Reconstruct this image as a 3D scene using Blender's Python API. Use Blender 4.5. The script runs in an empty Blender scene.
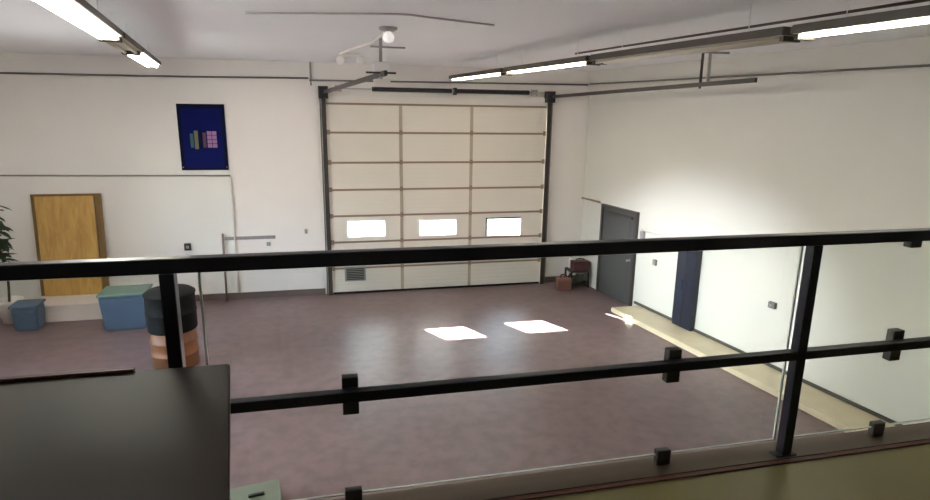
import bpy, bmesh, math, random
from mathutils import Vector, Matrix
random.seed(7)
SC = bpy.context.scene
COL = SC.collection
PI = math.pi

# ------------------------------------------------------------------ materials
def new_mat(name):
    m = bpy.data.materials.new(name); m.use_nodes = True
    nt = m.node_tree
    return m, nt, nt.nodes['Principled BSDF']

def mat(name, col, rough=.5, metal=0, noise=0, scale=6, bump=0, spec=.5, stretch=None):
    """plain paint / metal with a slight procedural mottling"""
    m, nt, b = new_mat(name)
    b.inputs['Roughness'].default_value = rough
    b.inputs['Metallic'].default_value = metal
    b.inputs['Specular IOR Level'].default_value = spec
    tc = nt.nodes.new('ShaderNodeTexCoord')
    mp = nt.nodes.new('ShaderNodeMapping')
    if stretch: mp.inputs['Scale'].default_value = stretch
    nz = nt.nodes.new('ShaderNodeTexNoise'); nz.inputs['Scale'].default_value = scale
    nz.inputs['Detail'].default_value = 5
    nt.links.new(tc.outputs['Object'], mp.inputs['Vector'])
    nt.links.new(mp.outputs['Vector'], nz.inputs['Vector'])
    mx = nt.nodes.new('ShaderNodeMix'); mx.data_type = 'RGBA'
    k = noise
    mx.inputs['A'].default_value = (*[max(0, c * (1 - k)) for c in col], 1)
    mx.inputs['B'].default_value = (*[min(1, c * (1 + k)) for c in col], 1)
    nt.links.new(nz.outputs['Fac'], mx.inputs['Factor'])
    nt.links.new(mx.outputs['Result'], b.inputs['Base Color'])
    if bump:
        bp = nt.nodes.new('ShaderNodeBump'); bp.inputs['Strength'].default_value = bump
        nt.links.new(nz.outputs['Fac'], bp.inputs['Height'])
        nt.links.new(bp.outputs['Normal'], b.inputs['Normal'])
    return m

def floor_mat():
    m, nt, b = new_mat('painted_concrete')
    tc = nt.nodes.new('ShaderNodeTexCoord')
    n1 = nt.nodes.new('ShaderNodeTexNoise'); n1.inputs['Scale'].default_value = .55; n1.inputs['Detail'].default_value = 6
    n2 = nt.nodes.new('ShaderNodeTexNoise'); n2.inputs['Scale'].default_value = 5; n2.inputs['Detail'].default_value = 8
    r1 = nt.nodes.new('ShaderNodeValToRGB')
    r1.color_ramp.elements[0].position = .3; r1.color_ramp.elements[0].color = (.165, .105, .112, 1)
    r1.color_ramp.elements[1].position = .72; r1.color_ramp.elements[1].color = (.235, .165, .168, 1)
    mx = nt.nodes.new('ShaderNodeMix'); mx.data_type = 'RGBA'; mx.blend_type = 'MULTIPLY'
    mx.inputs['Factor'].default_value = .45
    nt.links.new(tc.outputs['Object'], n1.inputs['Vector']); nt.links.new(tc.outputs['Object'], n2.inputs['Vector'])
    nt.links.new(n1.outputs['Fac'], r1.inputs['Fac'])
    nt.links.new(r1.outputs['Color'], mx.inputs['A'])
    r2 = nt.nodes.new('ShaderNodeValToRGB')
    r2.color_ramp.elements[0].position = .35; r2.color_ramp.elements[0].color = (.6, .6, .6, 1)
    r2.color_ramp.elements[1].position = .6; r2.color_ramp.elements[1].color = (1.15, 1.15, 1.15, 1)
    nt.links.new(n2.outputs['Fac'], r2.inputs['Fac'])
    nt.links.new(r2.outputs['Color'], mx.inputs['B'])
    nt.links.new(mx.outputs['Result'], b.inputs['Base Color'])
    rr = nt.nodes.new('ShaderNodeMapRange'); rr.inputs['To Min'].default_value = .32; rr.inputs['To Max'].default_value = .50
    nt.links.new(n2.outputs['Fac'], rr.inputs['Value'])
    nt.links.new(rr.outputs['Result'], b.inputs['Roughness'])
    b.inputs['Specular IOR Level'].default_value = .5
    return m

def wood_mat(name='plywood', k=1):
    m, nt, b = new_mat(name)
    tc = nt.nodes.new('ShaderNodeTexCoord'); mp = nt.nodes.new('ShaderNodeMapping')
    mp.inputs['Scale'].default_value = (5, 5, .8)
    nz = nt.nodes.new('ShaderNodeTexNoise'); nz.inputs['Scale'].default_value = 2.2; nz.inputs['Detail'].default_value = 7
    nz.inputs['Distortion'].default_value = 1.2
    r = nt.nodes.new('ShaderNodeValToRGB')
    r.color_ramp.elements[0].position = .3; r.color_ramp.elements[0].color = (.42 * k, .23 * k, .055 * k, 1)
    r.color_ramp.elements[1].position = .7; r.color_ramp.elements[1].color = (.60 * k, .37 * k, .10 * k, 1)
    nt.links.new(tc.outputs['Object'], mp.inputs['Vector']); nt.links.new(mp.outputs['Vector'], nz.inputs['Vector'])
    nt.links.new(nz.outputs['Fac'], r.inputs['Fac']); nt.links.new(r.outputs['Color'], b.inputs['Base Color'])
    b.inputs['Roughness'].default_value = .55
    return m

def glass_mat(name, tint, refl=.06):
    m = bpy.data.materials.new(name); m.use_nodes = True
    nt = m.node_tree; nt.nodes.clear()
    out = nt.nodes.new('ShaderNodeOutputMaterial')
    tr = nt.nodes.new('ShaderNodeBsdfTransparent'); tr.inputs['Color'].default_value = (*tint, 1)
    gl = nt.nodes.new('ShaderNodeBsdfGlossy'); gl.inputs['Roughness'].default_value = .02
    lw = nt.nodes.new('ShaderNodeFresnel'); lw.inputs['IOR'].default_value = 1.45
    ml = nt.nodes.new('ShaderNodeMath'); ml.operation = 'MULTIPLY'; ml.inputs[1].default_value = refl / .04
    mx = nt.nodes.new('ShaderNodeMixShader')
    nt.links.new(lw.outputs['Fac'], ml.inputs[0]); nt.links.new(ml.outputs[0], mx.inputs['Fac'])
    nt.links.new(tr.outputs[0], mx.inputs[1]); nt.links.new(gl.outputs[0], mx.inputs[2])
    nt.links.new(mx.outputs[0], out.inputs['Surface'])
    return m

def emit_mat(name, col, strength):
    m, nt, b = new_mat(name)
    b.inputs['Base Color'].default_value = (.9, .9, .88, 1)
    b.inputs['Emission Color'].default_value = (*col, 1)
    b.inputs['Emission Strength'].default_value = strength
    return m

M = {}
M['floor'] = floor_mat()
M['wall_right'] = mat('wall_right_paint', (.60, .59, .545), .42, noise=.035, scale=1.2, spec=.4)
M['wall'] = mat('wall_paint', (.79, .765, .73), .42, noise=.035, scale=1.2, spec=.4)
M['wall_b'] = mat('wall_panel_paint', (.80, .75, .72), .45, noise=.03, scale=1.0, spec=.4)
M['ceiling'] = mat('ceiling_paint', (.86, .88, .91), .6, noise=.03, scale=.8, spec=.3)
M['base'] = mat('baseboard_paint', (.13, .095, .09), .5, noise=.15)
M['kerb'] = mat('kerb_paint', (.66, .57, .40), .4, noise=.14, scale=3)
M['dark_line'] = mat('dark_sealant', (.06, .055, .045), .6, noise=.2)
M['door_cream'] = mat('door_cream', (.73, .685, .61), .4, noise=.03, scale=2)
M['brown'] = mat('brown_strip', (.27, .20, .145), .5, noise=.1)
M['stile'] = mat('stile_strip', (.43, .37, .285), .5, noise=.1)
M['track'] = mat('dark_track_steel', (.055, .047, .043), .45, .3, noise=.2, scale=12)
M['black'] = mat('black_steel', (.012, .012, .014), .35, noise=.2, scale=10)
M['rubber'] = mat('black_rubber', (.010, .010, .010), .8, noise=.2, spec=.2)
M['rail'] = mat('navy_black_rail_paint', (.009, .011, .024), .32, noise=.15, scale=8, spec=.4)
M['clip'] = mat('clip_grey', (.05, .048, .046), .4, .3, noise=.1)
M['white'] = mat('white_plastic', (.82, .81, .79), .4, noise=.02)
M['offwhite'] = mat('offwhite_paint', (.74, .70, .66), .5, noise=.04)
M['grey'] = mat('grey_paint', (.30, .29, .28), .5, noise=.08)
M['palegrey'] = mat('pale_grey_cable', (.40, .39, .385), .5, noise=.05)
M['greyline'] = mat('conduit_grey', (.16, .15, .145), .45, noise=.1)
M['door_grey'] = mat('door_grey_paint', (.055, .055, .055), .45, noise=.1, scale=2)
M['door_frame'] = mat('door_frame_paint', (.045, .038, .036), .5, noise=.1)
M['navy'] = mat('navy_paint', (.006, .010, .026), .4, noise=.12, scale=4)
M['navy_groove'] = mat('navy_dark_groove', (.005, .008, .02), .6, noise=.1)
M['banner'] = mat('banner_blue', (.003, .007, .085), .8, noise=.2, scale=3, spec=.12)
M['banner_edge'] = mat('banner_black_border', (.004, .007, .028), .8, noise=.2, spec=.12)
M['olive'] = mat('emblem_olive', (.13, .14, .06), .6, noise=.1)
M['maroon'] = mat('emblem_maroon', (.11, .03, .06), .6, noise=.1)
M['mauve'] = mat('emblem_mauve', (.34, .18, .36), .6, noise=.1)
M['teal'] = mat('emblem_teal', (.02, .09, .11), .6, noise=.1)
M['plywood'] = wood_mat()
M['plywood_old'] = wood_mat('weathered_plywood', .38)
M['plyedge'] = mat('plywood_edge', (.20, .13, .075), .7, noise=.3, scale=30, stretch=(1, 1, .1))
M['red'] = mat('red_plastic', (.24, .105, .085), .45, noise=.1)
M['darkred'] = mat('dark_maroon_paint', (.10, .030, .034), .5, noise=.15)
M['trim_brown'] = mat('nosing_brown', (.105, .075, .050), .5, noise=.3, scale=5, stretch=(.3, 3, 3))
M['trim_red'] = mat('red_edge_strip', (.12, .038, .028), .5, noise=.2)
M['mezz'] = mat('mezzanine_vinyl', (.235, .205, .075), .38, noise=.16, scale=2.2)
M['desk'] = mat('desk_laminate', (.036, .024, .013), .5, noise=.2, scale=3, spec=.28)
M['deskleg'] = mat('desk_leg_steel', (.03, .028, .027), .4, .4, noise=.1)
M['orange'] = mat('barrel_orange', (.24, .095, .04), .5, noise=.2, scale=4)
M['tote'] = mat('tote_blue', (.09, .14, .22), .45, noise=.15, scale=3)
M['toteg'] = mat('tote_lid_green_grey', (.16, .24, .20), .5, noise=.15, scale=3)
M['pink'] = mat('platform_white', (.74, .66, .63), .5, noise=.06)
M['leaf'] = mat('leaf_dark_green', (.030, .055, .022), .6, noise=.4, scale=9)
M['stem'] = mat('stem_brown', (.06, .05, .03), .7, noise=.3)
M['mint'] = mat('pale_green_plastic', (.17, .20, .155), .5, noise=.12)
M['galv'] = mat('galvanised_steel', (.42, .41, .40), .4, .6, noise=.12, scale=14)
M['housing'] = mat('light_housing_brown_grey', (.085, .070, .058), .55, noise=.15)
M['reflector'] = mat('light_reflector_enamel', (.60, .56, .44), .4, noise=.05)
M['tube_off'] = mat('unlit_tube', (.62, .58, .50), .3, noise=.03)
M['tube'] = emit_mat('lit_tube', (1, .975, .92), 15)
M['tube_dim'] = emit_mat('lit_tube_dimmer', (1, .95, .78), 10)
M['bulb'] = emit_mat('lit_bulb', (1, .98, .95), .12)
M['glass'] = glass_mat('railing_glass', (.90, .93, .905), .05)
M['glassedge'] = mat('glass_edge', (.74, .80, .77), .2, noise=.05)
M['pane'] = glass_mat('window_pane', (.97, .98, .98), .04)
M['asphalt'] = mat('asphalt_yard', (.11, .11, .105), .9, noise=.1)

# ------------------------------------------------------------------ mesh helpers
class MB:
    def __init__(s): s.bm = bmesh.new()
    def box(s, x0, x1, y0, y1, z0, z1, bevel=0, rot=None):
        t = bmesh.new()
        bmesh.ops.create_cube(t, size=1)
        bmesh.ops.scale(t, vec=(x1 - x0, y1 - y0, z1 - z0), verts=t.verts)
        if bevel: bmesh.ops.bevel(t, geom=t.edges[:], offset=bevel, segments=2, affect='EDGES', profile=.6)
        if rot is not None: bmesh.ops.rotate(t, matrix=rot, verts=t.verts, cent=(0, 0, 0))
        bmesh.ops.translate(t, vec=((x0 + x1) / 2, (y0 + y1) / 2, (z0 + z1) / 2), verts=t.verts)
        s._merge(t); return s
    def prism(s, pts, z0, z1, bevel=0):
        t = bmesh.new()
        lo = [t.verts.new((p[0], p[1], z0)) for p in pts]; hi = [t.verts.new((p[0], p[1], z1)) for p in pts]
        n = len(pts)
        t.faces.new(lo[::-1]); t.faces.new(hi)
        for i in range(n): t.faces.new((lo[i], lo[(i + 1) % n], hi[(i + 1) % n], hi[i]))
        bmesh.ops.recalc_face_normals(t, faces=t.faces)
        if bevel: bmesh.ops.bevel(t, geom=t.edges[:], offset=bevel, segments=2, affect='EDGES')
        s._merge(t); return s
    def lathe(s, prof, c=(0, 0, 0), seg=28, axis='z'):
        t = bmesh.new(); rings = []
        for r, z in prof:
            ring = []
            for i in range(seg):
                a = 2 * PI * i / seg
                p = (r * math.cos(a), r * math.sin(a), z)
                if axis == 'x': p = (p[2], p[0], p[1])
                if axis == 'y': p = (p[1], p[2], p[0])
                ring.append(t.verts.new(p))
            rings.append(ring)
        for a, b in zip(rings, rings[1:]):
            for i in range(seg): t.faces.new((a[i], a[(i + 1) % seg], b[(i + 1) % seg], b[i]))
        t.faces.new(rings[0][::-1]); t.faces.new(rings[-1])
        bmesh.ops.recalc_face_normals(t, faces=t.faces)
        bmesh.ops.translate(t, vec=c, verts=t.verts)
        for f in t.faces: f.smooth = True
        s._merge(t); return s
    def tube(s, pts, r, seg=10):
        t = bmesh.new(); pts = [Vector(p) for p in pts]; rings = []
        for i, p in enumerate(pts):
            d = (pts[min(i + 1, len(pts) - 1)] - pts[max(i - 1, 0)]).normalized()
            u = d.cross(Vector((0, 0, 1)) if abs(d.z) < .9 else Vector((1, 0, 0))).normalized(); v = d.cross(u)
            rr = r[i] if isinstance(r, (list, tuple)) else r
            rings.append([t.verts.new(p + rr * (math.cos(2 * PI * k / seg) * u + math.sin(2 * PI * k / seg) * v)) for k in range(seg)])
        for a, b in zip(rings, rings[1:]):
            for i in range(seg): t.faces.new((a[i], a[(i + 1) % seg], b[(i + 1) % seg], b[i]))
        t.faces.new(rings[0][::-1]); t.faces.new(rings[-1])
        bmesh.ops.recalc_face_normals(t, faces=t.faces)
        for f in t.faces: f.smooth = True
        s._merge(t); return s
    def quad(s, pts):
        s.bm.faces.new([s.bm.verts.new(p) for p in pts]); return s
    def _merge(s, t):
        me = bpy.data.meshes.new('tmp'); t.to_mesh(me); t.free(); s.bm.from_mesh(me); bpy.data.meshes.remove(me)
    def build(s, name, m, parent=None, label=None):
        me = bpy.data.meshes.new(name); s.bm.to_mesh(me); s.bm.free()
        me.materials.append(M[m]); o = bpy.data.objects.new(name, me); COL.objects.link(o)
        if parent is not None: o.parent = parent
        if label: o['label'] = label
        return o

def tag(o, label, cat, group=None, kind=None):
    o['label'] = label; o['category'] = cat
    if group: o['group'] = group
    if kind: o['kind'] = kind
    return o
def thing(name, label, cat, loc=(0, 0, 0), rz=0, group=None, kind=None):
    o = bpy.data.objects.new(name, None); COL.objects.link(o)
    o.empty_display_size = .1
    o.location = loc; o.rotation_euler = (0, 0, rz)
    return tag(o, label, cat, group, kind)
def struct(mb, name, m, label, cat):
    return tag(mb.build(name, m), label, cat, kind='structure')
def smooth_path(pts, n=6):
    out = []
    P = [Vector(p) for p in pts]; P = [P[0]] + P + [P[-1]]
    for i in range(1, len(P) - 2):
        for k in range(n):
            t = k / n; a, b, c, d = P[i - 1], P[i], P[i + 1], P[i + 2]
            out.append(.5 * ((2 * b) + (c - a) * t + (2 * a - 5 * b + 4 * c - d) * t * t + (3 * b - a - 3 * c + d) * t ** 3))
    out.append(P[-2]); return out

# ------------------------------------------------------------------ the hall (plan: side walls meet the door wall at 99 degrees)
SK = .158                          # lean of the side walls: dx per metre towards the viewer
YB = 13.16                         # inner face of the door wall
ANG = math.atan(SK)
def xr(y): return 6.02 + SK * (YB - y)     # right wall
def xl(y): return -7.6 + SK * (YB - y)     # left wall
YF = -3.2
ZC = 5.03
ZM = 2.46                          # mezzanine floor level
ED = 2.22                          # mezzanine edge

T = .25
def quadplan(y0, y1, ex=0): return [(xl(y0) - ex, y0), (xr(y0) + ex, y0), (xr(y1) + ex, y1), (xl(y1) - ex, y1)]
struct(MB().prism(quadplan(YF - T, YB + T, T), -T, 0), 'floor', 'floor', 'dark reddish brown painted concrete floor of the hall with sun patches', 'floor')
struct(MB().prism(quadplan(YF - T, YB + T, T), ZC, ZC + T), 'ceiling', 'ceiling', 'off white flat ceiling above the hall', 'ceiling')
DX0, DX1, DZ = 0.12, 4.88, 4.20
w = MB()
w.box(xl(YB) - T, DX0, YB, YB + T, 0, ZC).box(DX1, xr(YB) + T, YB, YB + T, 0, ZC).box(DX0, DX1, YB, YB + T, DZ, ZC)
struct(w, 'wall_back', 'wall', 'off white back wall around the big sectional garage door', 'wall')
struct(MB().prism([(xr(YF), YF), (xr(YF) + T, YF), (xr(YB) + T, YB), (xr(YB), YB)], 0, ZC), 'wall_right', 'wall_right', 'white wall on the right with the grey door and a glow from an added spot lamp', 'wall')
WY0, WY1, WZ0, WZ1 = 6.0, 9.6, 1.1, 3.2      # window added in the unseen left wall to let in fill light
def lw(mb, a, b_, z0, z1): return mb.prism([(xl(a) - T, a), (xl(a), a), (xl(b_), b_), (xl(b_) - T, b_)], z0, z1)
lwm = MB(); lw(lwm, YF, WY0, 0, ZC); lw(lwm, WY1, YB, 0, ZC); lw(lwm, WY0, WY1, 0, WZ0); lw(lwm, WY0, WY1, WZ1, ZC)
struct(lwm, 'wall_left', 'wall', 'white wall on the left outside the photograph, with an added window', 'wall')
wn = thing('fill_window', 'wide window added in the unseen left wall for fill light', 'window', (xl(7.8), 7.8, WZ0), ANG, kind='structure')
hl = 1.8 / math.cos(ANG) - .02; hz = WZ1 - WZ0
fm = MB().box(-.16, -.10, -hl, hl, .004, .06).box(-.16, -.10, -hl, hl, hz - .06, hz - .004)
for yy in (-hl, -.03, hl - .06): fm.box(-.16, -.10, yy, yy + .06, .061, hz - .061)
fm.build('frame', 'offwhite', wn)
MB().box(-.133, -.127, -hl + .05, hl - .05, .05, hz - .05).build('pane', 'pane', wn)
struct(MB().box(xl(YF) - T, xr(YF) + T, YF - T, YF, 0, ZC), 'wall_front', 'wall', 'white wall behind the mezzanine, outside the photograph', 'wall')
# wall lining board between the low conduit and the door (a board of slightly pinker white)
struct(MB().box(-1.95, -.14, YB - .012, YB, .14, 4.62), 'trim_1', 'wall_b', 'pinkish white lining board on the back wall left of the garage door', 'wall panel')
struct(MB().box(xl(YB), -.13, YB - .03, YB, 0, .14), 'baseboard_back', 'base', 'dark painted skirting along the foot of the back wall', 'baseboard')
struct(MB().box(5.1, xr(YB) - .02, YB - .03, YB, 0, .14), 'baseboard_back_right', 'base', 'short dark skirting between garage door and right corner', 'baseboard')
# mezzanine
mz = [(xl(YF), YF), (xr(YF), YF), (xr(2.06), 2.06), (xl(2.06), 2.06)]
struct(MB().prism(mz, ZM - .3, ZM), 'mezzanine_floor', 'mezz', 'olive brown mezzanine floor in the foreground', 'floor')
nz = [(xl(2.085), 2.085), (xr(2.085), 2.085), (xr(ED), ED), (xl(ED), ED)]
struct(MB().prism(nz, ZM - .3, ZM + .012), 'trim_2', 'trim_brown', 'dark brown nosing along the edge of the mezzanine floor', 'trim')
nz = [(xl(2.06), 2.06), (xr(2.06), 2.06), (xr(2.085), 2.085), (xl(2.085), 2.085)]
struct(MB().prism(nz, ZM - .3, ZM + .008), 'trim_3', 'trim_red', 'thin red strip between mezzanine floor and brown nosing', 'trim')
# kerb along the right wall
y0, y1 = ED - .6, 10.8
kx = lambda y: xr(y) - .70 if y < 9 else xr(y) - .62
struct(MB().prism([(xr(y0) - .66, y0), (xr(y0) - .006, y0), (xr(y1) - .006, y1), (xr(y1) - .66, y1)], 0, .10, .012), 'kerb', 'kerb', 'raised cream concrete kerb along the foot of the right wall', 'kerb')
struct(MB().prism([(xr(y0) - .03, y0), (xr(y0) - .002, y0), (xr(10.95) - .002, 10.95), (xr(10.95) - .03, 10.95)], .101, .15), 'baseboard_right', 'dark_line', 'dark line of skirting where the right wall meets the kerb', 'baseboard')
# yard outside the door
struct(MB().prism([(-45, -20), (xl(-20) - T - .05, -20), (xl(YB) - T - .05, YB + T + .02), (18, YB + T + .02), (18, 45), (-45, 45)], -.3, -.05), 'ground', 'asphalt', 'bright paved yard outside the garage door windows', 'ground')

# ------------------------------------------------------------------ sectional garage door
gd = thing('door_1', 'tall cream sectional garage door with three bright windows in the back wall', 'garage door', (2.5, YB, 0), kind='structure')
X0, X1 = .04 - 2.5, 4.96 - 2.5
YD0, YD1 = -.075, -.025
seams = [.05, .62, 1.22, 1.81, 2.39, 2.98, 3.62, 4.22]
WIN = [(.38, 1.26, 1.29, 1.70), (1.99, 2.90, 1.27, 1.68), (3.58, 4.43, 1.24, 1.67)]
def panel_ribs(mb, x0, x1, z0, z1):
    n = 5
    for i in range(n):
        a = z0 + (z1 - z0) * (i + .12) / n; b = z0 + (z1 - z0) * (i + .88) / n
        mb.box(x0, x1, YD0 - .006, YD0 + .001, a, b, .003)
for i in range(7):
    z0, z1 = seams[i] + .0005, seams[i + 1] - .0005
    p = MB()
    if i == 2:
        xs = X0
        for (a, b, c, d) in WIN:
            a -= 2.5; b -= 2.5
            p.box(xs, a, YD0, YD1, z0, z1); p.box(a, b, YD0, YD1, z0, c); p.box(a, b, YD0, YD1, d, z1); xs = b
        p.box(xs, X1, YD0, YD1, z0, z1)
    else:
        p.box(X0, X1, YD0, YD1, z0, z1)
        for a, b in ((X0 + .12, 1.57 - 2.5), (1.66 - 2.5, 3.16 - 2.5), (3.25 - 2.5, X1 - .12)):
            panel_ribs(p, a, b, z0 + .05, z1 - .05)
    sec = p.build('door_section', 'door_cream', gd)
    MB().box(X0, X1, YD0 - .014, YD0 - .0005, z1 - .040, z1 + .004, .003).build('seam_strip', 'brown', sec, 'thin brown strip along the top of the section')
    for xs in (1.61, 3.2):
        MB().box(xs - 2.535, xs - 2.465, YD0 - .011, YD0 - .0005, z0 + .002, z1 - .043, .002).build('stile', 'stile', sec, 'tan upright strip')
    for xs in (.07, 1.61, 3.2, 4.93):
        if i < 6: MB().box(xs - 2.5 - .035, xs - 2.5 + .035, YD0 - .028, YD0 - .015, z1 - .06, z1 + .04, .004).build('hinge', 'brown', sec)
    if i == 2:
        for k, (a, b, c, d) in enumerate(WIN):
            a -= 2.5; b -= 2.5; fr = MB(); t = .035
            y0_, y1_ = YD0 - .012, YD1 + .005
            if k < 2:
                fr.box(a, a + t, y0_, y1_, c, d).box(b - t, b, y0_, y1_, c, d).box(a + t, b - t, y0_, y1_, c, c + t).box(a + t, b - t, y0_, y1_, d - t, d)
                f_ = fr.build('window_frame', 'white', sec)
            else:
                fr.box(a, a + t, y0_, y1_, c, d).box(a, b, y0_, y1_, d - t, d)
                f_ = fr.build('window_frame', 'black', sec, 'dark frame exposed along the top and left of the window')
            MB().box(a + .003, b - .003, -.054, -.050, c + .003, d - .003).build('window_pane', 'pane', sec)
MB().box(X0, X1, YD0 - .01, YD1, 0, .05, .008).build('bottom_seal', 'rubber', gd, 'black rubber seal touching the floor')
v = MB().box(.31 - 2.5, .78 - 2.5, YD0 - .03, YD0 - .007, .30, .64, .006)
vo = v.build('vent', 'grey', gd, 'dark grey louvred vent low on the left')
for k in range(6): pass
v = MB()
for k in range(7): v.box(.35 - 2.5, .74 - 2.5, YD0 - .042, YD0 - .031, .335 + k * .04, .358 + k * .04)
v.build('louvres', 'track', vo)
MB().box(.30, .42, YD0 - .05, YD0 - .012, .9, .94, .006).build('lift_handle', 'track', gd)
hd = MB().box(X0 - .02, X1 + .02, -.055, -.012, 4.222, 4.40)
struct(hd, 'trim_4', 'offwhite', 'pale header board above the garage door', 'trim').location = (2.5, YB, 0)

# door tracks: upright jamb angle, upright channel, curved corner and horizontal rail running out under the ceiling
def track(side, label):
    xc = -.01 if side < 0 else 5.02
    root = thing('door_track', label, 'door track', (xc, YB, 0), 0, 'garage door tracks')
    up = MB().box(-.045, .045, -.125, -.09, 0, 4.30, .004)
    up.build('upright_channel', 'track', root)
    MB().box(-.085 if side < 0 else .055, -.055 if side < 0 else .085, -.09, -.004, 0, 4.30).build('jamb_angle', 'greyline', root)
    MB().box(-.10, .10, -.20, -.004, 4.30, 4.55, .008).build('bearing_plate', 'black', root, 'black end plate at the top of the door jamb')
    L = 5.5 if side > 0 else 4.9
    # the rail follows the lean of the hall walls, rising a little
    def pt(d): return (SK * d + (.0 if side > 0 else .02), -.14 - d, 4.43 + .022 * d)
    rb = MB()
    n = 10
    for k in range(n):
        a, b = Vector(pt(.1 + L * k / n)), Vector(pt(.1 + L * (k + 1) / n))
        sx = Vector((.02, 0, 0)); sz = Vector((0, 0, .033))
        vs = [rb.bm.verts.new(q) for q in (a - sx - sz, a + sx - sz, a + sx + sz, a - sx + sz, b - sx - sz, b + sx - sz, b + sx + sz, b - sx + sz)]
        for f in ((0, 1, 2, 3), (7, 6, 5, 4), (0, 4, 5, 1), (1, 5, 6, 2), (2, 6, 7, 3), (3, 7, 4, 0)): rb.bm.faces.new([vs[i] for i in f])
    bmesh.ops.remove_doubles(rb.bm, verts=rb.bm.verts, dist=.0005)
    bmesh.ops.recalc_face_normals(rb.bm, faces=rb.bm.faces)
    rb.build('horizontal_rail', 'track', root)
    q = pt(L - .95 if side > 0 else L - .15)
    hg = MB().box(q[0] - .022, q[0] + .022, q[1] - .004, q[1] + .004, q[2] - .06, ZC)
    h_ = hg.build('hanger', 'track' if side > 0 else 'galv', root)
    if side > 0:
        MB().box(q[0] + .10, q[0] + .15, q[1] - .01, q[1] + .01, q[2] + .03, ZC).build('hanger', 'galv', root, 'pale steel hanger strap')
        MB().box(q[0] - .35, q[0] + .45, q[1] - .02, q[1] + .02, ZC - .03, ZC - .001).build('hanger_angle', 'grey', root)
    else:
        MB().box(q[0] - .10, q[0] + .12, q[1] - .05, q[1] + .05, q[2] + .035, q[2] + .16, .01).build('bracket', 'white', root, 'white bracket at the end of the rail')
        MB().box(q[0] - .2, q[0] + .2, q[1] - .02, q[1] + .02, q[2] + .01, q[2] + .034).build('hanger_angle', 'track', root)
        MB().box(q[0] - .10, q[0] + .12, q[1] - .05, q[1] + .05, q[2] - .13, q[2] - .06, .01).build('bracket', 'offwhite', root)
    return root
track(-1, 'dark steel track on the left side of the garage door with short overhead rail')
track(1, 'dark steel track on the right side of the garage door with long overhead rail')

ts = thing('torsion_spring_shaft', 'long dark torsion spring shaft mounted above the garage door', 'spring shaft', (2.5, YB - .13, 4.51))
MB().lathe([(.014, -2.38), (.014, 2.38)], axis='x', seg=10).build('shaft', 'galv', ts)
for a, b in ((-1.5, .26), (.34, 2.04)):
    prof = []
    n = int((b - a) / .03)
    for k in range(n):
        x = a + k * .03
        prof += [(.042, x), (.052, x + .015)]
    MB().lathe(prof, axis='x', seg=14).build('spring', 'black', ts)
MB().box(.27, .33, -.07, .128, -.085, .07, .006).build('centre_bracket', 'black', ts)
for x in (-2.2, 2.13): MB().lathe([(.05, x - .07), (.075, x - .06), (.06, x - .04), (.06, x + .05), (.075, x + .06), (.05, x + .07)], axis='x', seg=18).build('cable_drum', 'galv', ts, 'pale metal cable drum')

# ------------------------------------------------------------------ right wall: grey door and its neighbours (local y runs along the wall, local -x into the room)
def on_right(y, z=0): return (xr(y), y, z)
d2 = thing('door_2', 'dark grey door in the right wall near the far corner', 'door', on_right(11.66), ANG, kind='structure')
hw = .57
MB().box(-.05, -.002, -hw, hw, 0.0, 2.0).build('slab', 'door_grey', d2)
fr = MB().box(-.07, -.002, -hw - .07, -hw - .003, 0, 2.07).box(-.07, -.002, hw + .003, hw + .07, 0, 2.07).box(-.07, -.002, -hw - .003, hw + .003, 2.005, 2.07)
MB_ = fr.build('frame', 'door_frame', d2)
MB().box(-.056, -.05, -hw + .14, hw - .14, .25, .95, .002).build('lower_panel', 'door_grey', d2)
MB().box(-.056, -.05, -hw + .14, hw - .14, 1.1, 1.85, .002).build('upper_panel', 'door_grey', d2)
h = MB().lathe([(.03, 0), (.03, -.012), (.011, -.014), (.011, -.05), (.026, -.055), (.028, -.075), (.012, -.09)], (-.05, -hw + .08, 1.0), 14, 'x')
h.build('handle', 'galv', d2)
MB().box(-.12, -.07, -hw + .05, hw - .25, 1.90, 1.95, .005).build('door_closer', 'track', d2)

pp = MB().tube([(xr(13.12) - .04, 13.12, 2.09), (xr(12.40) - .04, 12.40, 2.09)], .022)
tag(pp.build('wall_pipe', 'brown'), 'short brown pipe on the right wall between corner and grey door', 'pipe')
cd = MB().tube([(xr(10.85) - .03, 10.85, 1.74), (xr(9.0) - .03, 9.0, 1.80)], .03)
tag(cd.build('wall_conduit', 'offwhite'), 'white pipe along the right wall from the grey door to the navy cabinet', 'pipe')
def small_box(name, y, z, w_, h_, d_, m, label, cat, knob=None):
    r = thing(name, label, cat, on_right(y, z), ANG)
    b = MB().box(-d_, -.001, -w_ / 2, w_ / 2, -h_ / 2, h_ / 2, .006).build('cover', m, r)
    MB().box(-d_ - .012, -d_, -w_ / 6, w_ / 6, -h_ / 5, h_ / 5, .003).build('toggle', knob or 'grey', r)
small_box('light_switch', 10.86, 1.62, .12, .16, .05, 'grey', 'grey switch box just right of the grey door, above the rail', 'switch')
small_box('wall_socket', 10.42, 1.14, .09, .12, .05, 'grey', 'small grey socket box on right wall between grey door and navy cabinet', 'socket')
small_box('wall_socket', 7.62, 1.12, .12, .10, .06, 'greyline', 'small dark socket on right wall close to the right railing post', 'socket')

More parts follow.
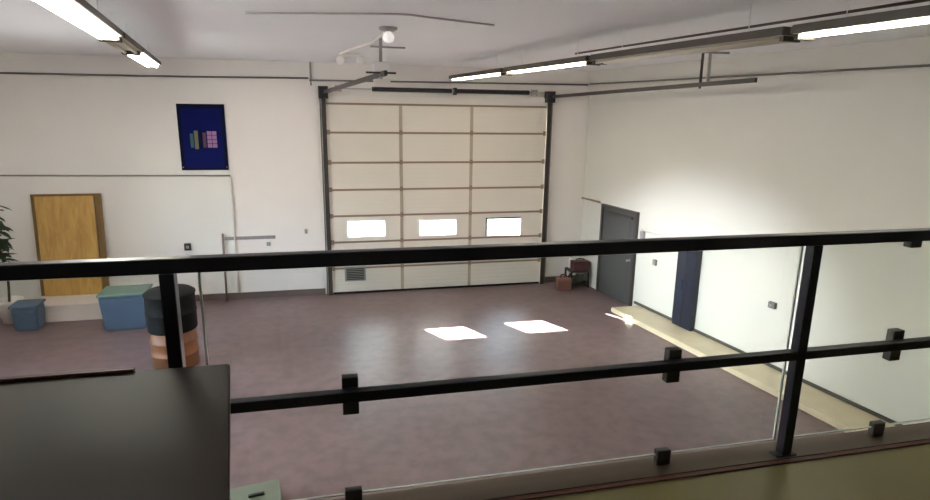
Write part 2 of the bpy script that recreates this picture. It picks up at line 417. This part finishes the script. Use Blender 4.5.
# navy cabinet standing on the kerb
nc = thing('navy_cabinet', 'tall narrow navy blue cabinet standing on the kerb against the right wall', 'cabinet', (xr(9.45) - .008, 9.45, .10), ANG)
MB().box(-.10, 0, -.25, .25, .0, 1.62, .008).build('body', 'navy', nc)
for s_, y0_, y1_ in ((-1, -.24, -.004), (1, .004, .24)):
    dr = MB().box(-.12, -.10, y0_, y1_, .06, 1.58, .006).build('door', 'navy', nc)
    MB().box(-.135, -.12, s_ * .05 - .008, s_ * .05 + .008, .75, .93, .004).build('handle', 'navy_groove', dr)
MB().box(-.11, .0, -.26, .26, 1.62, 1.65, .006).build('top', 'navy', nc)

# ------------------------------------------------------------------ corner clutter between garage door and grey door
rc = thing('fuel_can', 'faded red can on the floor right of the garage door', 'can', (5.36, 12.50, 0))
MB().box(-.17, .17, -.10, .10, 0, .30, .04).build('body', 'red', rc)
MB().tube(smooth_path([(-.08, 0, .29), (-.07, 0, .36), (.05, 0, .36), (.06, 0, .29)]), .018).build('handle', 'darkred', rc)
MB().tube([(.10, 0, .28), (.17, 0, .39)], .022).build('spout', 'black', rc)
cart = thing('tool_stand', 'small dark stand in the corner beside the grey door', 'stand', (5.80, 12.75, 0))
MB().box(-.24, .24, -.2, .2, .38, .42, .006).build('top', 'track', cart)
MB().box(-.22, .22, -.18, .18, .08, .11, .004).build('shelf', 'track', cart)
for sx in (-1, 1):
    for sy in (-1, 1): MB().box(sx * .22 - .018, sx * .22 + .018, sy * .18 - .018, sy * .18 + .018, 0, .38).build('leg', 'black', cart)
bx = thing('tool_box', 'dark maroon box on the stand beside the grey door', 'toolbox', (5.84, 12.70, .421))
MB().box(-.20, .20, -.11, .11, 0, .17, .01).build('body', 'darkred', bx)
MB().box(-.205, .205, -.115, .115, .171, .215, .012).build('lid', 'darkred', bx)
MB().tube(smooth_path([(-.09, 0, .215), (-.08, 0, .26), (.08, 0, .26), (.09, 0, .215)]), .012).build('handle', 'black', bx)
j = thing('plastic_jug', 'white jug behind the maroon box on the corner stand', 'jug', (5.68, 12.885, .421))
MB().lathe([(.045, 0), (.05, .01), (.05, .19), (.035, .24), (.02, .26)], seg=16).build('body', 'white', j)
MB().lathe([(.022, .262), (.022, .30)], seg=12).build('cap', 'grey', j)
j = thing('paint_bucket', 'pale greenish bucket on the shelf under the corner stand', 'bucket', (5.86, 12.70, .111))
MB().lathe([(.085, 0), (.10, .19), (.105, .20), (.105, .21)], seg=18).build('body', 'mint', j)
MB().lathe([(.10, .211), (.10, .222)], seg=18).build('lid', 'white', j)

# ------------------------------------------------------------------ back wall, left of the garage door
def tube_thing(name, pts, r, m, label, cat):
    return tag(MB().tube(pts, r).build(name, m), label, cat)
tube_thing('ceiling_conduit', [(xl(YB) + .02, YB - .025, 4.645), (-3, YB - .025, 4.67), (-.3, YB - .04, 4.705)], .018, 'greyline', 'thin dark conduit high across the back wall above the blue banner', 'conduit')
tube_thing('ceiling_conduit', [(-.28, YB - .03, 4.665), (2.5, YB - .03, 4.69), (5.97, YB - .03, 4.72)], .018, 'greyline', 'thin dark conduit on back wall above the garage door spring shaft', 'conduit')
tube_thing('ceiling_conduit', [(xr(13.1) - .02, 13.1, 4.735), (xr(8.2) - .02, 8.2, 4.70), (xr(2.4) - .02, 2.4, 4.665)], .016, 'greyline', 'thin dark conduit high along the right wall', 'conduit')
tube_thing('wall_conduit', [(xl(YB) + .02, YB - .022, 2.76), (-1.97, YB - .022, 2.70)], .016, 'grey', 'thin grey conduit across left back wall under the blue banner', 'conduit')
tube_thing('wall_pipe', smooth_path([(-1.97, YB - .045, 2.66), (-1.97, YB - .045, 2.0), (-1.97, YB - .045, 1.5), (-1.97, YB - .045, .16)], 3), .02, 'offwhite', 'white upright pipe on the back wall right of the blue banner', 'pipe')
tube_thing('cable_drop', [(-.25, YB - .022, ZC - .002), (-.25, YB - .022, 4.56)], .018, 'grey', 'short grey cable drop on back wall above left door jamb', 'cable')

bn = thing('banner', 'dark blue banner with a small coloured emblem on the back wall', 'banner', (-2.44, YB, 2.82))
MB().box(-.45, .45, -.025, -.002, 0, 1.33).build('cloth', 'banner', bn)
b = MB()
b.box(-.45, -.38, -.029, -.0255, 0, 1.33).box(.38, .45, -.029, -.0255, 0, 1.33).box(-.38, .38, -.029, -.0255, 1.24, 1.33).box(-.38, .38, -.029, -.0255, 0, .05)
b.build('border', 'banner_edge', bn, 'near black border of the banner')
for (x0, x1, z0, z1, m_, lb) in ((-.24, -.18, .46, .74, 'teal', 'dim teal bar of the emblem'), (-.16, -.09, .43, .80, 'olive', 'olive bar of the emblem'),
                            (-.07, -.01, .45, .78, 'banner_edge', 'black bar of the emblem'), (.00, .06, .46, .76, 'maroon', 'maroon bar of the emblem')):
    MB().box(x0, x1, -.031, -.0255, z0, z1).build('emblem_bar', m_, bn, lb)
g = MB()
for r_ in range(4):
    for c_ in range(2): g.box(.085 + c_ * .095, .17 + c_ * .095, -.031, -.0255, .46 + r_ * .085, .535 + r_ * .085)
g.build('emblem_block', 'mauve', bn, 'mauve chequered block of the emblem')
for sx in (-.42, .42): MB().lathe([(.012, -.034), (.012, -.0295)], (sx, 0, .06), 10, 'y').build('eyelet', 'galv', bn)

ob = thing('wall_socket', 'small black socket box on the back wall below the blue banner', 'socket', (-2.92, YB, 1.21))
MB().box(-.065, .065, -.06, -.002, -.075, .075, .006).build('cover', 'black', ob)
MB().box(-.03, .03, -.066, -.06, -.03, .03, .002).build('toggle', 'grey', ob)
rk = thing('hook_rail', 'grey rail of small hooks on the back wall left of the garage door', 'hook rail', (-1.66, YB - .012, 1.36))
MB().box(-.52, .52, -.022, -.001, -.035, .035, .004).build('board', 'grey', rk)
for k in range(7):
    x = -.45 + k * .15
    MB().tube(smooth_path([(x, -.02, .01), (x, -.06, -.02), (x, -.075, .0)], 4), .007, 8).build('hook', 'galv', rk)
st = tag(MB().tube([(-2.21, YB - .03, 1.47), (-2.21, YB - .16, .004)], .022).build('broom_handle', 'brown'), 'brown handle leaning upright by the left end of the hook rail', 'handle')
st2 = tag(MB().box(-.52, -.46, YB - .055, YB - .013, 1.42, 1.52, .006).build('wall_button', 'grey'), 'small grey button box on the wall near the left door track', 'button')
st3 = tag(MB().box(-1.33, -1.25, YB - .045, YB - .013, 1.17, 1.25, .006).build('wall_button', 'grey'), 'small grey button box under the right end of the hook rail', 'button')

# plywood sheets on a low white platform, totes either side, plant in the corner
pf = thing('platform', 'low white platform under the plywood sheets', 'platform', (-4.98, 12.66, 0))
MB().box(-.66, .66, -.40, .40, .28, .34, .01).build('deck', 'pink', pf)
MB().box(-.64, .64, -.38, .38, 0, .279, .004).build('base', 'pink', pf)
def plywood(x0, x1, y, zt, label, lean=.10, m='plywood'):
    h = zt - .345
    t = .03
    a = math.atan(lean)
    r = thing('plywood_sheet', label, 'plywood', ((x0 + x1) / 2, y, .343), 0, 'plywood sheets leaning on the wall')
    r.rotation_euler = (-a, 0, 0)
    w_ = (x1 - x0) / 2
    MB().box(-w_, w_, 0, t, 0, h / math.cos(a), .003).build('board', m, r)
    MB().box(w_ + .0005, w_ + .012, 0, t, 0, h / math.cos(a)).build('edge', 'plyedge', r, 'darker raw edge')
    return r
plywood(-5.60, -4.56, 12.89, 2.335, 'front plywood sheet leaning above the white platform', .085)
plywood(-5.68, -4.45, 12.935, 2.375, 'darker rear plywood sheet showing behind the front sheet', .085, 'plywood_old')
def tote(loc, w_, d_, h_, label, lid):
    r = thing('storage_tote', label, 'tote', loc, ANG * .3, 'blue totes beside the platform')
    b = MB().prism([(-w_ / 2, -d_ / 2), (w_ / 2, -d_ / 2), (w_ / 2, d_ / 2), (-w_ / 2, d_ / 2)], 0, h_ - .05, .03)
    bmesh.ops.scale(b.bm, vec=(.9, .9, 1), verts=[v for v in b.bm.verts if v.co.z < .1])
    b.build('tub', 'tote', r)
    MB().box(-w_ / 2 - .02, w_ / 2 + .02, -d_ / 2 - .02, d_ / 2 + .02, h_ - .049, h_, .018).build('lid', lid, r)
    for s in (-1, 1): MB().box(s * .12 - .06, s * .12 + .06, -d_ / 2 - .035, -d_ / 2 - .005, h_ - .16, h_ - .12, .008).build('handle', 'tote', r)
tote((-3.78, 11.80, 0), .78, .6, .72, 'large blue tote with greenish lid right of the white platform', 'toteg')
tote((-5.52, 12.0, 0), .42, .4, .50, 'small blue tote standing in front of the white platform', 'tote')

pl = thing('potted_plant', 'tall dark green plant in a pale pot at the far left', 'plant', (-6.02, 12.45, 0))
MB().lathe([(.15, 0), (.22, .40), (.235, .42), (.235, .45), (.2, .45), (.19, .40)], seg=24).build('pot', 'offwhite', pl)
MB().tube(smooth_path([(0, 0, .40), (.03, .02, .9), (-.01, .0, 1.5), (.02, 0, 2.1)]), [.022] * 18 + [.012], 8).build('stem', 'stem', pl)
lf = MB()
for k in range(90):
    z = random.uniform(1.15, 2.3); a = random.uniform(0, 2 * PI)
    L = random.uniform(.16, .30); wd = L * .22
    dx, dy = math.cos(a), math.sin(a); dz = random.uniform(-.5, .35)
    o = Vector((.01, 0, z)); d = Vector((dx, dy, dz)).normalized(); s_ = d.cross(Vector((0, 0, 1))).normalized()
    pts = [o, o + d * L * .35 + s_ * wd, o + d * L * .7 + s_ * wd * .8 + Vector((0, 0, -.02)), o + d * L + Vector((0, 0, -.06)), o + d * L * .7 - s_ * wd * .8 + Vector((0, 0, -.02)), o + d * L * .35 - s_ * wd]
    lf.quad(pts)
lfo = lf.build('leaves', 'leaf', pl)
lfo['kind'] = 'stuff'

# barrel behind the left post
br = thing('barrel', 'tall barrel with black upper half and orange brown base behind left railing post', 'barrel', (-2.50, 9.75, 0)); br.scale = (.9, .9, .94)
MB().lathe([(.36, 0), (.38, .015), (.38, .22), (.395, .235), (.395, .255), (.38, .27), (.38, .45), (.395, .465), (.395, .485), (.38, .50), (.38, .66)], seg=36).build('base', 'orange', br)
MB().lathe([(.40, .661), (.405, .68), (.405, .95), (.415, .96), (.415, .98), (.405, .99), (.405, 1.27), (.42, 1.275), (.42, 1.30), (.36, 1.34), (.05, 1.36)], seg=36).build('upper_drum', 'rubber', br, 'black upper half')
MB().tube(smooth_path([(.0, -.405, 1.05), (.0, -.45, 1.06), (.0, -.45, 1.14), (.0, -.405, 1.15)]), .012, 8).build('handle', 'black', br)

mb_ = thing('plastic_bin', 'pale green bin on the hall floor at the bottom edge beside the desk', 'bin', (-.86, 5.72, 0), ANG)
t = MB().prism([(-.24, -.2), (.24, -.2), (.24, .2), (-.24, .2)], 0, .10, .02)
t.build('tub', 'mint', mb_)
MB().box(-.26, .26, -.22, .22, .101, .14, .012).build('lid', 'mint', mb_)
MB().box(-.06, .10, -.02, .02, .141, .165, .008).build('handle', 'black', mb_)

# ------------------------------------------------------------------ ceiling fittings
# two rows of fluorescent battens, local +y along the hall depth
def batten(x, y, z, L, lit, label):
    r = thing('fluorescent_light', label, 'ceiling light', (x, y, z), ANG, 'fluorescent battens in two rows')
    hs = MB().box(-.12, .12, -L / 2, L / 2, .035, .10, .006)
    hs.build('housing', 'housing', r)
    sk = MB()
    for s in (-1, 1):
        a, b_ = (s * .12, .06), (s * .165, -.005)
        sk.box(min(s * .121, s * .135), max(s * .121, s * .135), -L / 2, L / 2, .030, .085, .003)
    sk.build('side_skirt', 'housing', r)
    MB().box(-.118, .118, -L / 2 + .01, L / 2 - .01, .028, .0345).build('reflector', 'reflector', r)
    for s in (-1, 1):
        tr_, tz_ = (.012, .020) if lit == 2 else (.018, .006)
        MB().lathe([(tr_, -L / 2 + .05), (tr_, L / 2 - .05)], (s * .06, 0, tz_), 12, 'y').build('tube', ('tube' if lit == 1 else 'tube_dim') if lit else 'tube_off', r)
    for s in (-1, 1):
        MB().box(-.10, .10, s * (L / 2 - .03) - .02, s * (L / 2 - .03) + .02, -.015, .028, .003).build('end_cap', 'housing', r)
    for s in (-1, 1):
        MB().tube([(0, s * L * .33, .10), (0, s * L * .33, ZC - z)], .004, 6).build('hanger_rod', 'ceiling', r)
    return r
ZL = 4.715
def lx(y): return -1.72 - SK * (y - 4.65)
def rx(y): return 2.72 - SK * (y - 11.4)
batten(lx(9.78), 9.78, ZL, 2.5, 1, 'far lit fluorescent light of the left row near the back wall')
batten(lx(7.70), 7.70, ZL, 1.55, False, 'unlit short fluorescent light between the two lit ones of the left row')
batten(lx(5.60), 5.60, ZL, 2.5, 1, 'near lit fluorescent light of the left row at the top edge')
batten(rx(10.95), 10.95, ZL - .035, 2.4, 2, 'far lit fluorescent light of the right row, its end near the garage door')
batten(rx(8.45), 8.45, ZL - .035, 2.4, 2, 'second lit fluorescent light of the right row from the garage door')
batten(rx(5.80), 5.80, ZL - .035, 2.8, False, 'unlit fluorescent light in the middle of the right row')
batten(rx(3.28), 3.28, ZL - .035, 2.15, 2, 'near lit fluorescent light of the right row at the right edge')
batten(-4.55, 7.4, ZL, 2.5, True, 'fluorescent light of an unseen third row added further left for brightness')  # third row added out of view to brighten the left side
batten(-4.15, 4.9, ZL, 2.5, True, 'nearer fluorescent light of the unseen third row added for brightness')  # second batten of the added row, also out of view
# slim trunking above the right row
tk = MB().tube([(3.38, 7.9, 4.86), (4.22, 2.9, 4.86)], .012)
tag(tk.build('cable_trunking', 'housing'), 'thin dark cable run beside the right row of lights', 'cable')

lp = thing('ceiling_lamp', 'small round bare bulb lamp on the ceiling above the garage door approach', 'ceiling lamp', (.78, 7.45, ZC))
MB().lathe([(.11, -.001), (.11, -.025), (.06, -.05)], seg=20).build('base', 'grey', lp)
MB().lathe([(.03, -.05), (.065, -.09), (.07, -.125), (.05, -.165), (.01, -.18)], seg=18).build('bulb', 'bulb', lp)
em = thing('emergency_light', 'white twin head emergency light on the ceiling near the back wall', 'emergency light', (.48, 10.9, ZC))
MB().box(-.16, .16, -.05, .05, -.07, -.001, .01).build('body', 'white', em)
for s in (-1, 1):
    hd_ = MB().lathe([(.04, .03), (.075, -.03), (.078, -.05), (.06, -.056)], (s * .17, -.03, -.13), 16, 'y')
    hd_.build('lamp_head', 'white', em)
    MB().tube([(s * .12, -.0, -.068), (s * .16, -.0, -.10)], .012, 8).build('swivel', 'grey', em)
tube_thing('ceiling_cable', smooth_path([(-.75, 6.78, ZC - .014), (-.1, 6.59, ZC - .014), (.74, 6.36, ZC - .014), (1.12, 6.47, ZC - .014), (1.9, 6.78, ZC - .014)]), .010, 'palegrey', 'bent pale grey cable across the ceiling in front of the small round lamp', 'cable')
tube_thing('ceiling_pipe', [(.30, 10.8, ZC - .02), (.72, 8.9, ZC - .02), (.78, 7.6, ZC - .02)], .018, 'offwhite', 'pale conduit on the ceiling between round lamp and emergency light', 'conduit')
tube_thing('ceiling_pipe', [(.72, 9.5, ZC - .02), (1.25, 9.5, ZC - .02)], .014, 'grey', 'short grey cross conduit on ceiling behind the round lamp', 'conduit')

# ------------------------------------------------------------------ railing at the mezzanine edge
YR = 2.12
def zr(h): return ZM + h
tr = thing('railing', 'navy black steel railing with two rails along the mezzanine edge', 'railing', (.8, YR, ZM + .012))
RX0, RX1 = -3.6, 5.0
zt = 4.05 - .245 * YR - ZM - .012       # top rail centre
zm = 4.05 - .502 * YR - ZM - .012
MB().box(RX0 - .8, RX1 - .8, -.026, .026, zt - .026, zt + .026, .006).build('top_rail', 'rail', tr)
posts = [-.543 - 2.632, -.543, 2.089, 2.089 + 2.632]
for x in posts:
    po = MB().box(x - .8 - .024, x - .8 + .024, -.024, .024, .008, zt - .027, .004).build('post', 'rail', tr)
    MB().box(x - .8 - .055, x - .8 + .055, -.025, .025, 0, .0075, .002).build('foot_plate', 'rail', po)
for a, b in zip(posts, posts[1:]):
    MB().box(a - .8 + .025, b - .8 - .025, -.022, .022, zm - .021, zm + .021, .004).build('mid_rail', 'rail', tr)
for i, (a, b) in enumerate(zip(posts, posts[1:])):
    nm = ('clear glass panel of the railing left of the left post', 'clear glass panel of the railing between the two posts', 'clear glass panel of the railing right of the right post')[i]
    g0, g1 = a + .085, b - .010
    gp = thing('glass_panel', nm, 'glass panel', ((g0 + g1) / 2, YR + .056, ZM), 0, 'glass panels of the railing')
    w_ = (g1 - g0) / 2
    z0, z1 = .057, 1.030
    MB().quad([(-w_, 0, z0), (w_, 0, z0), (w_, 0, z1), (-w_, 0, z1)]).build('pane', 'glass', gp)
    e = MB().box(-w_ - .001, -w_ + .007, -.005, .005, z0, z1).box(w_ - .007, w_ + .001, -.005, .005, z0, z1).box(-w_ + .007, w_ - .007, -.005, .005, z0 - .001, z0 + .004).box(-w_ + .007, w_ - .007, -.005, .005, z1 - .005, z1 + .001)
    e.build('polished_edge', 'glassedge', gp, 'pale green polished edge of the glass')
    for x in (a + .60, b - .62):
        cx = x - (g0 + g1) / 2
        MB().box(cx - .032, cx + .032, -.0295, .012, zm - .085, zm + .045 + .035 - .012 + .004, .005).build('clip', 'clip', gp, 'dark clip holding the glass to the middle rail')
        MB().box(cx - .035, cx + .035, -.02, .012, .012, .085, .005).build('clip', 'clip', gp, 'dark clip under the glass at floor level')
        if i == 2 and x < b - 1: MB().box(cx - .032, cx + .032, -.0295, .012, 1.00, 1.055, .005).build('clip', 'clip', gp, 'dark clip under the top rail')

# ------------------------------------------------------------------ desk on the mezzanine
dk = thing('desk', 'dark glossy desk on the mezzanine in front of the railing', 'desk', (-1.1, 1.5, ZM))
yb, yf = .49, -.62
xrb, xrf = -.345 + 1.1, -.345 + SK * (yb - yf) + 1.1 - .02
MB().prism([(-1.3, yf), (xrf, yf), (xrb, yb), (-1.3, yb)], .715, .75, .004).build('desk_top', 'desk', dk)
MB().prism([(-1.3, yb - .012), (.46, yb - .012), (.46, yb + .006), (-1.3, yb + .006)], .7505, .760).build('edge_strip', 'trim_red', dk, 'red strip along part of the rear edge')
MB().box(-1.28, xrb - .06, yb - .07, yb - .05, .12, .714).build('modesty_panel', 'desk', dk)
for (x, y) in ((-1.2, yf + .08), (-1.2, yb - .12), (xrf - .08, yf + .08), (xrb - .06, yb - .12)):
    MB().box(x - .025, x + .025, y - .025, y + .025, 0, .714, .004).build('leg', 'deskleg', dk)

# ------------------------------------------------------------------ light: sun and sky through the windows, plus an added spot and sun blocker
sun = bpy.data.lights.new('sun', 'SUN'); so = bpy.data.objects.new('sun', sun); COL.objects.link(so)
sun.energy = 70; sun.angle = math.radians(.9); sun.color = (1, .97, .92)
dirv = Vector((1.405, -2.85, -1.475)).normalized()
so.rotation_euler = dirv.to_track_quat('-Z', 'Y').to_euler(); so.location = (-2, 22, 9)

fl = thing('glow_spot', 'unseen flood lamp added on the left wall to make the glow on the right wall', 'lamp', (xl(7.2) + .03, 7.2, 3.7), ANG)  # added spot with no visible source, makes the right wall's glow
MB().box(0, .05, -.12, .12, -.09, .09, .01).build('bracket', 'galv', fl)
MB().box(.051, .11, -.2, .2, -.15, .15, .015).build('housing', 'grey', fl)
sp = bpy.data.lights.new('glow_spot_light', 'SPOT'); spo = bpy.data.objects.new('glow_spot_light', sp); COL.objects.link(spo)
sp.energy = 2000; sp.spot_size = math.radians(25); spo.scale = (1.2, .8, 1); sp.spot_blend = 1; sp.shadow_soft_size = .12; sp.color = (.88, .94, 1)
spo.location = (xl(7.2) + .25, 7.2, 3.7)
spo.rotation_euler = (Vector((xr(9.4), 9.4, 1.0)) - spo.location).to_track_quat('-Z', 'Y').to_euler()

ac = thing('sun_blocker', 'unseen boxy unit added outside to block sun at the third door window', 'sun blocker', (3.16, YB + T, 1.95))  # added unseen box, keeps most sun out of the third door window
MB().box(-.46, .46, .03, 1.24, 0, .55, .02).build('body', 'offwhite', ac)
for sx in (-.3, .3): MB().box(sx - .025, sx + .025, .002, 1.1, -.05, -.001).build('bracket', 'galv', ac)
MB().lathe([(.22, 1.241), (.22, 1.26), (.05, 1.265)], (.05, 0, .28), 24, 'y').build('fan_grille', 'grey', ac)

wd = bpy.data.worlds.new('World'); SC.world = wd; wd.use_nodes = True
bg = wd.node_tree.nodes['Background']
sky = wd.node_tree.nodes.new('ShaderNodeTexSky'); sky.sky_type = 'HOSEK_WILKIE'
sky.sun_direction = -dirv; sky.turbidity = 4
hs = wd.node_tree.nodes.new('ShaderNodeHueSaturation'); hs.inputs['Saturation'].default_value = .8
wd.node_tree.links.new(sky.outputs[0], hs.inputs['Color']); wd.node_tree.links.new(hs.outputs[0], bg.inputs['Color'])
bg.inputs['Strength'].default_value = 44

# ------------------------------------------------------------------ camera
cam = bpy.data.cameras.new('camera'); co = bpy.data.objects.new('camera', cam); COL.objects.link(co)
cam.sensor_fit = 'HORIZONTAL'; cam.sensor_width = 36; cam.lens = 588.5 / 930 * 36
cam.clip_start = .05; cam.clip_end = 200
pitch, roll, head = .22903, .01433, .23188
c, s = math.cos(pitch), math.sin(pitch)
Rv = Vector((1, 0, 0)); F = Vector((0, c, -s)); U = Vector((0, s, c))
R2 = math.cos(roll) * Rv + math.sin(roll) * U; U2 = -math.sin(roll) * Rv + math.cos(roll) * U
m3 = Matrix((R2, U2, -F)).transposed()
m3 = Matrix.Rotation(-head, 3, 'Z') @ m3
co.matrix_world = Matrix.Translation((0, 0, 4.05)) @ m3.to_4x4()
SC.camera = co

SC.view_settings.view_transform = 'Standard'; SC.view_settings.look = 'None'
SC.view_settings.exposure = 2.06; SC.view_settings.gamma = 1
SC.view_settings.use_curve_mapping = False
SC.cycles.max_bounces = 14; SC.cycles.diffuse_bounces = 8; SC.cycles.glossy_bounces = 5; SC.cycles.transparent_max_bounces = 12
SC.cycles.sample_clamp_indirect = 12
SC.cycles.use_denoising = True
